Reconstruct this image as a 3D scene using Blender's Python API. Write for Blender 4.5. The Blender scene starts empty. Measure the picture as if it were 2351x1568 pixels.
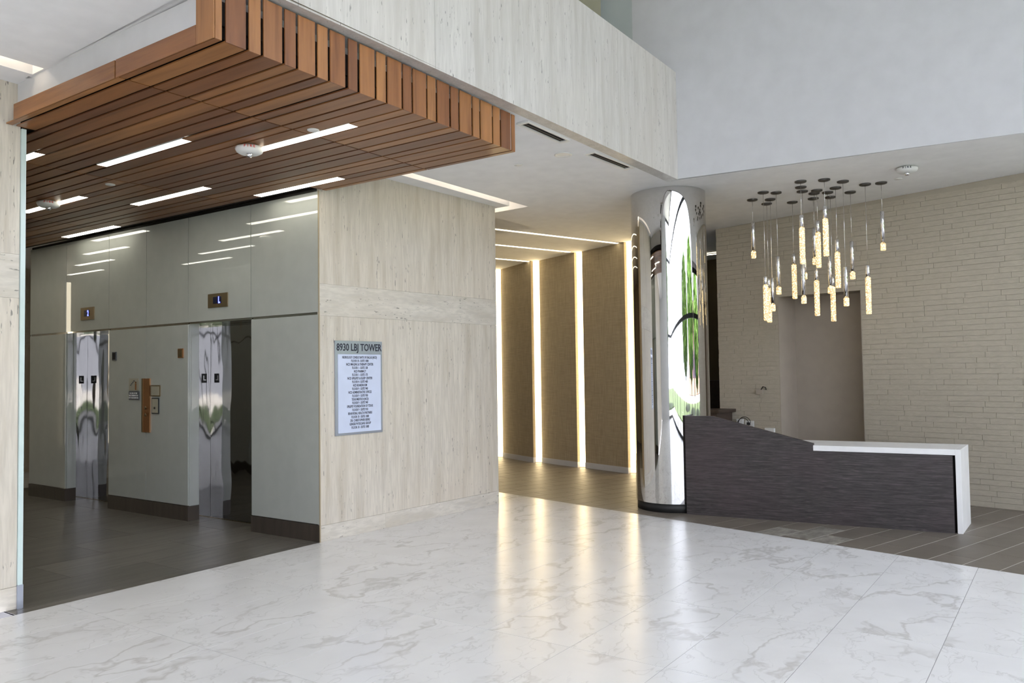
import bpy, bmesh, math, random
from mathutils import Vector, Matrix
R = random.Random(7)
scene = bpy.context.scene
col = scene.collection

# ------------------------------------------------------------------ camera
CAM = Vector((-5.08428, -5.73683, 1.55))
yaw, pitch, roll, FPX = 0.609164, 0.0374928, -0.0143208, 1839.48
fw = Vector((math.cos(yaw)*math.cos(pitch), math.sin(yaw)*math.cos(pitch), math.sin(pitch)))
rt = Vector((math.sin(yaw), -math.cos(yaw), 0))
up = rt.cross(fw)
r2 = rt*math.cos(roll) + up*math.sin(roll)
u2 = -rt*math.sin(roll) + up*math.cos(roll)
cd = bpy.data.cameras.new('camera')
cam = bpy.data.objects.new('camera', cd); col.objects.link(cam)
cd.sensor_width = 36; cd.lens = FPX/2351*36; cd.clip_end = 200
m = Matrix((r2, u2, -fw)).transposed().to_4x4(); m.translation = CAM
cam.matrix_world = m
scene.camera = cam

def seen(p, mg=0.03):
    v = Vector(p)-CAM; d = v.dot(fw)
    if d < .3: return False
    x = v.dot(r2)/d*FPX/2351; y = v.dot(u2)/d*FPX/2351
    return abs(x) < .5+mg and abs(y) < .3335+mg

# ------------------------------------------------------------------ light
world = bpy.data.worlds.new('sky'); scene.world = world; world.use_nodes = True
bg = world.node_tree.nodes['Background']
bg.inputs[0].default_value = (0.89, 0.915, 1.05, 1); bg.inputs[1].default_value = 3.9
sun = bpy.data.lights.new('sun', 'SUN'); sun.energy = 36; sun.color = (1, .95, .88); sun.angle = .01
so = bpy.data.objects.new('sun', sun); so.rotation_euler = (math.radians(-40), math.radians(-12), 0); col.objects.link(so)   # shines away from the building, onto the lawn
scene.view_settings.view_transform = 'Standard'; scene.view_settings.look = 'None'
scene.view_settings.exposure = 0.45; scene.view_settings.gamma = 1
scene.view_settings.use_curve_mapping = False
scene.cycles.max_bounces = 8; scene.cycles.diffuse_bounces = 4; scene.cycles.glossy_bounces = 5
scene.cycles.transparent_max_bounces = 8
scene.cycles.caustics_reflective = False; scene.cycles.caustics_refractive = False
scene.cycles.sample_clamp_indirect = 6

def area(name, loc, rot, sx, sy, power, color=(1,1,1), portal=False, spread=None):
    l = bpy.data.lights.new(name, 'AREA'); l.shape = 'RECTANGLE'; l.size = sx; l.size_y = sy
    l.energy = power; l.color = color
    if portal: l.cycles.is_portal = True
    if spread: l.spread = spread
    o = bpy.data.objects.new(name, l); o.location = loc; o.rotation_euler = rot; col.objects.link(o); return o
H = math.pi/2
FY, FX, FTOP = -9.5, -13.0, 6.3       # glazed fronts behind and beside the viewer
area('window_portal', (-1, FY+.12, FTOP/2), (H, 0, 0), 24, FTOP, 1, portal=True)       # faces +y
area('window_portal', (FX+.12, -8.0, FTOP/2), (H, 0, -H), 3.0, FTOP, 1, portal=True)   # faces +x

# ------------------------------------------------------------------ node helpers
def new_mat(name):
    m = bpy.data.materials.new(name); m.use_nodes = True
    nt = m.node_tree; return m, nt, nt.nodes['Principled BSDF']
def N(nt, t, **kw):
    n = nt.nodes.new(t)
    for k, v in kw.items():
        if k.startswith('i_'):
            k = k[2:]; k = int(k) if k.isdigit() else k.replace('_', ' ')
            n.inputs[k].default_value = v
        else: setattr(n, k, v)
    return n
def L(nt, a, b): nt.links.new(a, b)
def coords(nt, scale=(1,1,1), rnd=0, kind='Object'):
    tc = N(nt, 'ShaderNodeTexCoord'); mp = N(nt, 'ShaderNodeMapping'); mp.inputs['Scale'].default_value = scale
    src = tc.outputs[kind]
    if rnd:
        oi = N(nt, 'ShaderNodeObjectInfo'); mu = N(nt, 'ShaderNodeVectorMath', operation='SCALE'); ad = N(nt, 'ShaderNodeVectorMath', operation='ADD')
        cx = N(nt, 'ShaderNodeCombineXYZ'); 
        for i in range(3): L(nt, oi.outputs['Random'], cx.inputs[i])
        L(nt, cx.outputs[0], mu.inputs[0]); mu.inputs['Scale'].default_value = rnd
        L(nt, src, ad.inputs[0]); L(nt, mu.outputs[0], ad.inputs[1]); src = ad.outputs[0]
    L(nt, src, mp.inputs[0]); return mp.outputs[0]
def ramp(nt, fac, stops):
    r = N(nt, 'ShaderNodeValToRGB'); e = r.color_ramp.elements
    while len(e) < len(stops): e.new(.5)
    for q, (p, c) in zip(e, stops):
        q.position = p; q.color = (c if len(c) == 4 else (*c, 1)) if not isinstance(c, float) else (c, c, c, 1)
    L(nt, fac, r.inputs[0]); return r.outputs[0]
def mix(nt, fac, a, b, mode='MIX'):
    n = N(nt, 'ShaderNodeMix', data_type='RGBA', blend_type=mode)
    for s, v in ((n.inputs[0], fac), (n.inputs[6], a), (n.inputs[7], b)):
        if hasattr(v, 'links'): L(nt, v, s)
        elif isinstance(v, (int, float)): s.default_value = v
        else: s.default_value = (*v, 1)
    return n.outputs[2]
def bump(nt, bs, h, s, d=.01):
    b = N(nt, 'ShaderNodeBump'); b.inputs['Strength'].default_value = s; b.inputs['Distance'].default_value = d
    L(nt, h, b.inputs['Height']); L(nt, b.outputs[0], bs.inputs['Normal'])
def plain(name, c, rough=.5, metal=0, **kw):
    m, nt, b = new_mat(name)
    no = N(nt, 'ShaderNodeTexNoise', i_Scale=6.0, i_Detail=3.0)
    L(nt, coords(nt), no.inputs[0])
    a = tuple(x*.965 for x in c); z = tuple(min(1, x*1.035) for x in c)
    L(nt, ramp(nt, no.outputs[0], [(.3, a), (.7, z)]), b.inputs['Base Color'])
    b.inputs['Roughness'].default_value = rough; b.inputs['Metallic'].default_value = metal
    for k, v in kw.items(): b.inputs[k.replace('_', ' ')].default_value = v
    return m
def emit(name, c, s, front=None):
    m, nt, b = new_mat(name); b.inputs['Base Color'].default_value = (*[min(.8,x) for x in c], 1)
    b.inputs['Emission Color'].default_value = (*c, 1); b.inputs['Emission Strength'].default_value = s
    b.inputs['Roughness'].default_value = .6
    return m

def travertine(name, base, dark, horiz=False, contrast=1.0):
    m, nt, b = new_mat(name)
    sc = (1.1, 1.1, 5) if horiz else (7, 7, .55)
    v = coords(nt, sc, rnd=30)
    n1 = N(nt, 'ShaderNodeTexNoise', i_Scale=1.6, i_Detail=6.0, i_Roughness=.65); L(nt, v, n1.inputs[0])
    n2 = N(nt, 'ShaderNodeTexNoise', i_Scale=9.0, i_Detail=3.0); L(nt, v, n2.inputs[0])
    n3 = N(nt, 'ShaderNodeTexNoise', i_Scale=.8, i_Detail=2.0); L(nt, coords(nt, (1, 1, 1), rnd=20), n3.inputs[0])
    c = ramp(nt, n1.outputs[0], [(.34, dark), (.50, base), (.66, tuple(min(1, x*1.10) for x in base))])
    c = mix(nt, ramp(nt, n2.outputs[0], [(.42, 0.0), (.62, .62*contrast)]), c, tuple(x*.83 for x in base))
    c = mix(nt, ramp(nt, n3.outputs[0], [(.4, 0.0), (.7, .3)]), c, tuple(x*y for x, y in zip(base, (1.04, .98, .9))))
    # pits: small dark holes clustered along the bedding
    vp = coords(nt, (16, 16, 60) if horiz else (75, 75, 13), rnd=30)
    n4 = N(nt, 'ShaderNodeTexNoise', i_Scale=1.0, i_Detail=2.0, i_Roughness=.55); L(nt, vp, n4.inputs[0])
    n5 = N(nt, 'ShaderNodeTexNoise', i_Scale=2.2, i_Detail=2.0); L(nt, v, n5.inputs[0])
    a = ramp(nt, n4.outputs[0], [(.655, 0.0), (.695, 1.0)]); g = ramp(nt, n5.outputs[0], [(.48, 0.0), (.55, 1.0)])
    pit = mix(nt, 1.0, a, g, 'MULTIPLY')
    c = mix(nt, pit, c, tuple(x*.42 for x in base))
    L(nt, c, b.inputs['Base Color']); b.inputs['Roughness'].default_value = .42
    inv = N(nt, 'ShaderNodeMath', operation='SUBTRACT'); inv.inputs[0].default_value = 1; L(nt, pit, inv.inputs[1])
    bump(nt, b, inv.outputs[0], .5, .004)
    return m
M = {}
M['trav'] = travertine('travertine', (.635, .585, .505), (.50, .445, .36))
M['trav_band'] = travertine('travertine_band', (.635, .595, .525), (.54, .495, .42), True)
M['trav_beam_dimmed'] = travertine('travertine_beam_dimmed', (.525, .508, .48), (.43, .41, .375), contrast=.8)  # same stone as the walls, colour darkened to offset strong daylight on the beam

def marble():
    m, nt, b = new_mat('white_marble')
    co = coords(nt, (1, 1, 1), rnd=40)
    w = N(nt, 'ShaderNodeTexNoise', i_Scale=1.3, i_Detail=4.0, i_Roughness=.6); L(nt, co, w.inputs[0])
    mv = N(nt, 'ShaderNodeVectorMath', operation='MULTIPLY_ADD'); L(nt, w.outputs['Color'], mv.inputs[0])
    mv.inputs[1].default_value = (.7, .7, .7); L(nt, co, mv.inputs[2])
    def veins(scale, width, rot=.6):
        mp = N(nt, 'ShaderNodeMapping'); mp.inputs['Rotation'].default_value = (0, 0, rot); mp.inputs['Scale'].default_value = (1, 2.1, 1)
        L(nt, mv.outputs[0], mp.inputs[0])
        n = N(nt, 'ShaderNodeTexNoise', i_Scale=scale, i_Detail=5.0, i_Roughness=.5); L(nt, mp.outputs[0], n.inputs[0])
        s = N(nt, 'ShaderNodeMath', operation='SUBTRACT'); L(nt, n.outputs[0], s.inputs[0]); s.inputs[1].default_value = .5
        ab = N(nt, 'ShaderNodeMath', operation='ABSOLUTE'); L(nt, s.outputs[0], ab.inputs[0])
        return ramp(nt, ab.outputs[0], [(0.0, 1.0), (width, 0.0)])
    msk = N(nt, 'ShaderNodeTexNoise', i_Scale=.9, i_Detail=2.0); L(nt, co, msk.inputs[0])
    mk1 = ramp(nt, msk.outputs[0], [(.42, 0.0), (.55, 1.0)])
    mk2 = ramp(nt, msk.outputs[0], [(.50, 1.0), (.60, 0.0)])
    v1 = mix(nt, 1.0, veins(.8, .020), mk1, 'MULTIPLY')
    v2 = mix(nt, 1.0, veins(1.9, .010, -.4), mk2, 'MULTIPLY')
    v2 = mix(nt, .8, v2, veins(1.0, .006, 1.1), 'ADD')
    base = N(nt, 'ShaderNodeTexNoise', i_Scale=3.0, i_Detail=4.0); L(nt, co, base.inputs[0])
    c = ramp(nt, base.outputs[0], [(.3, (.74, .74, .745)), (.7, (.80, .80, .805))])
    f1 = N(nt, 'ShaderNodeMath', operation='MULTIPLY', i_1=.62); L(nt, v1, f1.inputs[0])
    f2 = N(nt, 'ShaderNodeMath', operation='MULTIPLY', i_1=.42); L(nt, v2, f2.inputs[0])
    c = mix(nt, f1.outputs[0], c, (.47, .455, .44)); c = mix(nt, f2.outputs[0], c, (.48, .475, .47))
    L(nt, c, b.inputs['Base Color']); b.inputs['Roughness'].default_value = .26; b.inputs['Specular IOR Level'].default_value = .55
    return m
M['marble'] = marble()
def tile_mat(name, c, d, rough, streak=(1.2, 9, 1), rnd=25, var=.18):
    m, nt, b = new_mat(name)
    n = N(nt, 'ShaderNodeTexNoise', i_Scale=2.0, i_Detail=5.0, i_Roughness=.6); L(nt, coords(nt, streak, rnd=rnd), n.inputs[0])
    cc = ramp(nt, n.outputs[0], [(.3, d), (.7, c)])
    oi = N(nt, 'ShaderNodeObjectInfo'); cr = ramp(nt, oi.outputs['Random'], [(0, 1-var), (1, 1+var*0.6)])
    L(nt, mix(nt, 1.0, cc, cr, 'MULTIPLY'), b.inputs['Base Color']); b.inputs['Roughness'].default_value = rough
    bump(nt, b, n.outputs[0], .15, .002)
    return m
M['darktile'] = tile_mat('dark_floor_tile', (.165, .15, .13), (.095, .087, .075), .33)
M['rectile'] = tile_mat('reception_floor_tile', (.175, .15, .125), (.14, .12, .10), .46, (2, 2, 1), var=.10)
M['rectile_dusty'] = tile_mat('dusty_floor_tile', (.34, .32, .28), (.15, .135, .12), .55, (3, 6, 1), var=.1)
M['grout'] = plain('grey_grout', (.17, .165, .16), .8)
M['grout_light'] = plain('light_grout', (.55, .53, .49), .8)
M['grout_marble'] = plain('marble_grout', (.26, .26, .26), .8)

def wood():
    m, nt, b = new_mat('cedar_wood')
    oi = N(nt, 'ShaderNodeObjectInfo')
    base = ramp(nt, oi.outputs['Random'], [(0, (.125, .045, .019)), (.3, (.215, .086, .031)), (.55, (.33, .150, .052)), (.8, (.25, .102, .034)), (1, (.16, .058, .023))])
    # grain runs along the attribute axis: boards keep their long side in local z of the texture
    at = N(nt, 'ShaderNodeAttribute', attribute_name='grain', attribute_type='GEOMETRY')
    cx = N(nt, 'ShaderNodeVectorMath', operation='ADD'); sc = N(nt, 'ShaderNodeVectorMath', operation='SCALE')
    c3 = N(nt, 'ShaderNodeCombineXYZ')
    for i in range(3): L(nt, oi.outputs['Random'], c3.inputs[i])
    L(nt, c3.outputs[0], sc.inputs[0]); sc.inputs['Scale'].default_value = 50
    L(nt, at.outputs['Vector'], cx.inputs[0]); L(nt, sc.outputs[0], cx.inputs[1])
    mp = N(nt, 'ShaderNodeMapping'); mp.inputs['Scale'].default_value = (13, 13, .9); L(nt, cx.outputs[0], mp.inputs[0])
    n = N(nt, 'ShaderNodeTexNoise', i_Scale=1.5, i_Detail=5.0, i_Roughness=.6, i_Distortion=.4); L(nt, mp.outputs[0], n.inputs[0])
    c = mix(nt, 1.0, base, ramp(nt, n.outputs[0], [(.25, (.62, .55, .50)), (.5, (1, 1, 1)), (.75, (1.25, 1.25, 1.2))]), 'MULTIPLY')
    L(nt, c, b.inputs['Base Color']); b.inputs['Roughness'].default_value = .34
    bump(nt, b, n.outputs[0], .1, .002)
    return m
M['wood'] = wood()
M['black'] = plain('black_backing', (.012, .009, .008), .9)
M['white'] = plain('white_paint', (.62, .62, .625), .7)
M['ceil'] = plain('ceiling_paint', (.86, .86, .86), .8)
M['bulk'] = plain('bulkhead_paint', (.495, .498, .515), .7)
M['white_solid'] = plain('white_solid_surface', (.80, .80, .80), .3)
M['plastic'] = plain('white_plastic', (.75, .75, .73), .4)
M['backglass'] = plain('back_painted_glass', (.42, .44, .41), .55, Coat_Weight=1.0, Coat_Roughness=.012, Coat_IOR=1.6)
M['glassedge'] = plain('polished_glass_edge', (.60, .72, .70), .15)
M['steel'] = plain('mirror_steel', (.50, .50, .48), .045, 1.0)
def wavy_steel():
    m, nt, b = new_mat('wavy_door_steel')
    n = N(nt, 'ShaderNodeTexNoise', i_Scale=1.0, i_Detail=1.0); L(nt, coords(nt, (5, 5, 1.4)), n.inputs[0])
    b.inputs['Base Color'].default_value = (.28, .275, .27, 1); b.inputs['Metallic'].default_value = 1; b.inputs['Roughness'].default_value = .04
    bump(nt, b, n.outputs[0], .28, .03)
    return m
M['doorsteel'] = wavy_steel()
M['chrome'] = plain('polished_chrome', (.80, .80, .82), .03, 1.0)
M['colchrome'] = plain('polished_column_metal', (.66, .655, .65), .018, 1.0)
M['brushed'] = plain('brushed_steel', (.42, .45, .54), .3, .7)
M['bronze'] = plain('bronze_metal', (.26, .20, .12), .35, 1.0)
M['copper'] = plain('copper_call_panel', (.42, .22, .11), .32, 1.0)
M['basetile'] = tile_mat('dark_base_tile', (.075, .06, .048), (.05, .04, .032), .35)
M['darkmetal'] = plain('dark_canopy_metal', (.085, .08, .075), .4, .6)
M['frame_dark'] = plain('dark_window_frame', (.04, .045, .05), .4, .5)
M['print_dark'] = plain('dark_lettering', (.02, .022, .04), .5)
M['print_red'] = plain('red_lettering', (.55, .05, .04), .5)
M['print_white'] = plain('white_lettering', (.8, .8, .8), .5)
M['paper'] = plain('pale_blue_sign_face', (.60, .66, .82), .4)
M['plaque'] = plain('pale_plaque', (.35, .33, .26), .4)
M['darkplaque'] = plain('slate_plaque', (.09, .10, .11), .4)
M['rubber'] = plain('black_rubber', (.015, .015, .015), .6)
M['tan'] = plain('tan_wall', (.40, .33, .22), .6)
M['brown'] = plain('brown_wall', (.13, .095, .05), .6)
M['darkwood'] = tile_mat('dark_counter_wood', (.085, .058, .045), (.05, .036, .03), .4, (1, 8, 8))
M['led'] = emit('warm_white_led', (1, .88, .66), 3.6)
M['ledlamp'] = emit('soffit_lamp_diffuser', (1, .95, .80), 8)
M['finled'] = emit('slot_light_diffuser', (1, .78, .45), 6)
M['coveled'] = emit('cove_led', (1, .84, .66), 5)
M['blue'] = emit('blue_display_segments', (.08, .10, 1), 6)
M['screen'] = plain('dark_display_glass', (.004, .004, .03), .15)

def fin_mat():
    m, nt, b = new_mat('woven_brown_wallcovering')
    v = coords(nt, (60, 60, 3), rnd=9); n = N(nt, 'ShaderNodeTexNoise', i_Scale=1.5, i_Detail=4.0); L(nt, v, n.inputs[0])
    v2 = coords(nt, (3, 3, 70)); n2 = N(nt, 'ShaderNodeTexNoise', i_Scale=1.5, i_Detail=3.0); L(nt, v2, n2.inputs[0])
    c = ramp(nt, n.outputs[0], [(.3, (.37, .30, .195)), (.7, (.48, .40, .265))])
    c = mix(nt, 1.0, c, ramp(nt, n2.outputs[0], [(.3, .88), (.7, 1.08)]), 'MULTIPLY')
    L(nt, c, b.inputs['Base Color']); b.inputs['Roughness'].default_value = .6; bump(nt, b, n.outputs[0], .3, .003)
    return m
M['fin'] = fin_mat()
def ledger():
    m, nt, b = new_mat('dark_ledger_laminate')
    n = N(nt, 'ShaderNodeTexNoise', i_Scale=1.0, i_Detail=3.0, i_Roughness=.7); L(nt, coords(nt, (5, 5, 85)), n.inputs[0])
    n2 = N(nt, 'ShaderNodeTexNoise', i_Scale=1.0, i_Detail=2.0); L(nt, coords(nt, (9, 9, 170)), n2.inputs[0])
    n3 = N(nt, 'ShaderNodeTexNoise', i_Scale=1.6, i_Detail=2.0); L(nt, coords(nt), n3.inputs[0])
    c = ramp(nt, n.outputs[0], [(.30, (.016, .013, .0125)), (.5, (.037, .031, .031)), (.72, (.08, .066, .068))])
    c = mix(nt, ramp(nt, n2.outputs[0], [(.62, 0.0), (.72, .5)]), c, (.15, .12, .12))
    c = mix(nt, ramp(nt, n3.outputs[0], [(.4, 0.0), (.65, .35)]), c, (.06, .038, .042))
    L(nt, c, b.inputs['Base Color']); b.inputs['Roughness'].default_value = .5; bump(nt, b, n.outputs[0], .5, .004)
    return m
M['ledger'] = ledger()
def brickm():
    m, nt, b = new_mat('painted_brick')
    n = N(nt, 'ShaderNodeTexNoise', i_Scale=14.0, i_Detail=5.0, i_Roughness=.65); L(nt, coords(nt, (1, 1, 2.2), rnd=9), n.inputs[0])
    L(nt, ramp(nt, n.outputs[0], [(.3, (.415, .375, .30)), (.7, (.475, .43, .345))]), b.inputs['Base Color'])
    b.inputs['Roughness'].default_value = .6; bump(nt, b, n.outputs[0], .6, .006)
    return m
M['brick'] = brickm()
M['mortar'] = plain('painted_mortar', (.40, .36, .29), .7)
M['niche'] = plain('niche_plaster', (.40, .35, .29), .7)
def crystal():
    m, nt, b = new_mat('bubbled_crystal')
    v = N(nt, 'ShaderNodeTexVoronoi', i_Scale=80.0); L(nt, coords(nt, (1, 1, .8), rnd=5), v.inputs[0])
    c = ramp(nt, v.outputs['Distance'], [(.10, (1, .93, .66)), (.33, (1, .76, .36)), (.50, (.22, .14, .05))])
    L(nt, c, b.inputs['Emission Color']); b.inputs['Emission Strength'].default_value = 1.9
    b.inputs['Base Color'].default_value = (.5, .45, .35, 1); b.inputs['Roughness'].default_value = .1
    return m
M['crystal'] = crystal()
M['crystal_tip'] = emit('crystal_tip', (1, .86, .6), 2.2)
def pane_mat(name, refl, tint):
    m, nt, b = new_mat(name); nt.nodes.remove(b); out = nt.nodes['Material Output']
    t = N(nt, 'ShaderNodeBsdfTransparent'); t.inputs[0].default_value = (*tint, 1)
    g = N(nt, 'ShaderNodeBsdfGlossy'); g.inputs['Roughness'].default_value = .0
    lw = N(nt, 'ShaderNodeLayerWeight', i_Blend=.5); pw = N(nt, 'ShaderNodeMath', operation='POWER', i_1=5.0); f = N(nt, 'ShaderNodeMath', operation='MULTIPLY_ADD', i_1=.92, i_2=.04); mx = N(nt, 'ShaderNodeMixShader')
    L(nt, lw.outputs['Facing'], pw.inputs[0]); L(nt, pw.outputs[0], f.inputs[0]); L(nt, f.outputs[0], mx.inputs[0]); L(nt, t.outputs[0], mx.inputs[1]); L(nt, g.outputs[0], mx.inputs[2]); L(nt, mx.outputs[0], out.inputs[0])
    return m
M['pane'] = pane_mat('window_glass', .1, (.97, .98, .98))
M['railglass'] = pane_mat('railing_glass', .1, (.90, .94, .92))
M['grass'] = tile_mat('lawn_grass', (.055, .085, .025), (.035, .06, .018), .9, (3, 3, 3))
M['pave'] = tile_mat('pale_pavement', (.66, .64, .61), (.58, .56, .53), .8)
M['leaf'] = tile_mat('tree_leaves', (.13, .24, .04), (.035, .09, .015), .7, (4, 4, 4))
M['bark'] = tile_mat('tree_bark', (.16, .12, .09), (.09, .07, .05), .9, (8, 8, 1))
M['stucco'] = plain('pink_beige_stucco', (.15, .10, .08), .8)

# ------------------------------------------------------------------ mesh helpers
class MB:
    def __init__(s): s.v = []; s.f = []; s.m = []; s.sm = []
    def add(s, vs, fs, mi=0, smooth=False):
        o = len(s.v); s.v += [tuple(v) for v in vs]; s.f += [tuple(o+i for i in f) for f in fs]
        s.m += [mi]*len(fs); s.sm += [smooth]*len(fs); return s
    def box(s, x0, x1, y0, y1, z0, z1, mi=0):
        if x0 > x1: x0, x1 = x1, x0
        if y0 > y1: y0, y1 = y1, y0
        v = [(x, y, z) for z in (z0, z1) for x, y in ((x0,y0),(x1,y0),(x1,y1),(x0,y1))]
        return s.add(v, [(3,2,1,0),(4,5,6,7),(0,1,5,4),(1,2,6,5),(2,3,7,6),(3,0,4,7)], mi)
    def prism(s, poly, zb, zt, mi=0):      # poly in plan; zb, zt numbers or functions of (x, y)
        a = sum(poly[i][0]*poly[(i+1)%len(poly)][1]-poly[(i+1)%len(poly)][0]*poly[i][1] for i in range(len(poly)))
        if a < 0: poly = poly[::-1]
        fb = zb if callable(zb) else (lambda x, y: zb); ft = zt if callable(zt) else (lambda x, y: zt)
        n = len(poly)
        v = [(x, y, fb(x, y)) for x, y in poly]+[(x, y, ft(x, y)) for x, y in poly]
        return s.add(v, [tuple(range(n))[::-1], tuple(range(n, 2*n))]+[(i, (i+1)%n, (i+1)%n+n, i+n) for i in range(n)], mi)
    def wallpoly(s, A, u, n, pts, t, mi=0): # pts (s along u, z); extruded by t along n
        A = Vector((*A, 0)); u = Vector((*u, 0)); n = Vector((*n, 0)); k = len(pts)
        v = [A+u*a+Vector((0,0,z)) for a, z in pts]+[A+u*a+Vector((0,0,z))+n*t for a, z in pts]
        s.add(v, [tuple(range(k)), tuple(range(k, 2*k))[::-1]]+[(i, i+k, (i+1)%k+k, (i+1)%k) for i in range(k)], mi); return s
    def lathe(s, prof, c=(0,0,0), seg=24, axis='z', mi=0, smooth=True, caps=True):
        n = len(prof); v = []
        for k in range(seg):
            a = 2*math.pi*k/seg
            for r_, h in prof:
                p = (r_*math.cos(a), r_*math.sin(a), h)
                if axis == 'x': p = (h, r_*math.cos(a), r_*math.sin(a))
                if axis == 'y': p = (r_*math.cos(a), h, r_*math.sin(a))
                v.append((p[0]+c[0], p[1]+c[1], p[2]+c[2]))
        f = [(k*n+i, ((k+1)%seg)*n+i, ((k+1)%seg)*n+i+1, k*n+i+1) for k in range(seg) for i in range(n-1)]
        s.add(v, f, mi, smooth)
        if caps:
            o = len(s.v)-len(v)
            for i, fl in ((0, True), (n-1, False)):
                if prof[i][0] > 1e-5:
                    q = [o+k*n+i for k in range(seg)]
                    s.f.append(tuple(q[::-1] if fl else q)); s.m.append(mi); s.sm.append(False)
        return s
    def tube(s, pts, rad, seg=6, mi=0):
        pts = [Vector(p) for p in pts]; n = len(pts); v = []
        for i, p in enumerate(pts):
            d = (pts[min(i+1, n-1)]-pts[max(i-1, 0)]).normalized()
            a = d.cross(Vector((0,0,1))) if abs(d.z) < .95 else d.cross(Vector((1,0,0)))
            a.normalize(); b = d.cross(a)
            v += [p+(a*math.cos(t)+b*math.sin(t))*rad for t in (2*math.pi*k/seg for k in range(seg))]
        f = [(i*seg+k, i*seg+(k+1)%seg, (i+1)*seg+(k+1)%seg, (i+1)*seg+k) for i in range(n-1) for k in range(seg)]
        f += [tuple(range(seg))[::-1], tuple(range((n-1)*seg, n*seg))]
        return s.add(v, f, mi, True)
    def build(s, name, mats, parent=None, org=(0,0,0), bevel=0, **props):
        me = bpy.data.meshes.new(name)
        ox, oy, oz = org
        me.from_pydata([(x-ox, y-oy, z-oz) for x, y, z in s.v], [], s.f)
        for mm in (mats if isinstance(mats, (list, tuple)) else [mats]): me.materials.append(M[mm])
        me.polygons.foreach_set('material_index', s.m); me.polygons.foreach_set('use_smooth', s.sm)
        bm = bmesh.new(); bm.from_mesh(me); bmesh.ops.recalc_face_normals(bm, faces=bm.faces); bm.to_mesh(me); bm.free()
        me.update()
        o = bpy.data.objects.new(name, me); col.objects.link(o)
        if parent is not None: o.parent = parent
        else: o.location = org
        if bevel:
            md = o.modifiers.new('bevel', 'BEVEL'); md.width = bevel; md.segments = 2; md.limit_method = 'ANGLE'
        for k, q in props.items(): o[k] = q
        return o
def thing(name, label, cat, loc, group=None):
    o = bpy.data.objects.new(name, None); o.empty_display_size = .1; col.objects.link(o); o.location = loc
    o['label'] = label; o['category'] = cat
    if group: o['group'] = group
    return o
def tag(o, label, cat, group=None):
    o['label'] = label; o['category'] = cat
    if group: o['group'] = group
    return o
ST = dict(kind='structure')
def frame_mat(origin, ux, uz):     # text frame: ux = reading direction, uz = up
    ux = Vector(ux).normalized(); uz = Vector(uz).normalized(); n = ux.cross(uz)
    m = Matrix((ux, uz, n)).transposed().to_4x4(); m.translation = Vector(origin); return m
def text(s, size, origin, ux, uz, mat, name='lettering', parent=None, org=(0,0,0), sx=1.0, align='CENTER', ext=.0008, bold=0, label=None):
    c = bpy.data.curves.new(name, 'FONT'); c.body = s; c.size = size; c.align_x = align; c.align_y = 'CENTER'; c.extrude = ext; c.offset = bold
    c.resolution_u = 2
    t = bpy.data.objects.new(name, c); col.objects.link(t)
    dg = bpy.context.evaluated_depsgraph_get(); me = bpy.data.meshes.new_from_object(t.evaluated_get(dg))
    bpy.data.objects.remove(t); bpy.data.curves.remove(c)
    me.transform(Matrix.Diagonal((sx, 1, 1, 1))); me.transform(frame_mat(origin, ux, uz)); me.transform(Matrix.Translation(-Vector(org)))
    me.materials.clear(); me.materials.append(M[mat])
    o = bpy.data.objects.new(name, me); col.objects.link(o)
    if parent is not None: o.parent = parent
    if label: o['label'] = label
    return o
def clip(poly, conv):
    a = sum(conv[i][0]*conv[(i+1)%len(conv)][1]-conv[(i+1)%len(conv)][0]*conv[i][1] for i in range(len(conv)))
    if a < 0: conv = conv[::-1]
    for i in range(len(conv)):
        (x0, y0), (x1, y1) = conv[i], conv[(i+1) % len(conv)]
        sd = lambda p: (x1-x0)*(p[1]-y0)-(y1-y0)*(p[0]-x0)
        out = []
        for j in range(len(poly)):
            p, q = poly[j], poly[(j+1) % len(poly)]; a, b = sd(p), sd(q)
            if a >= 0: out.append(p)
            if (a >= 0) != (b >= 0):
                t = a/(a-b); out.append((p[0]+(q[0]-p[0])*t, p[1]+(q[1]-p[1])*t))
        poly = out
        if len(poly) < 3: return []
    return poly
def zc(x, y): return 3.548-.012*x-.018*y          # underside of the low ceiling
def area2(p): return abs(sum(p[i][0]*p[(i+1)%len(p)][1]-p[(i+1)%len(p)][0]*p[i][1] for i in range(len(p))))/2

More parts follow.
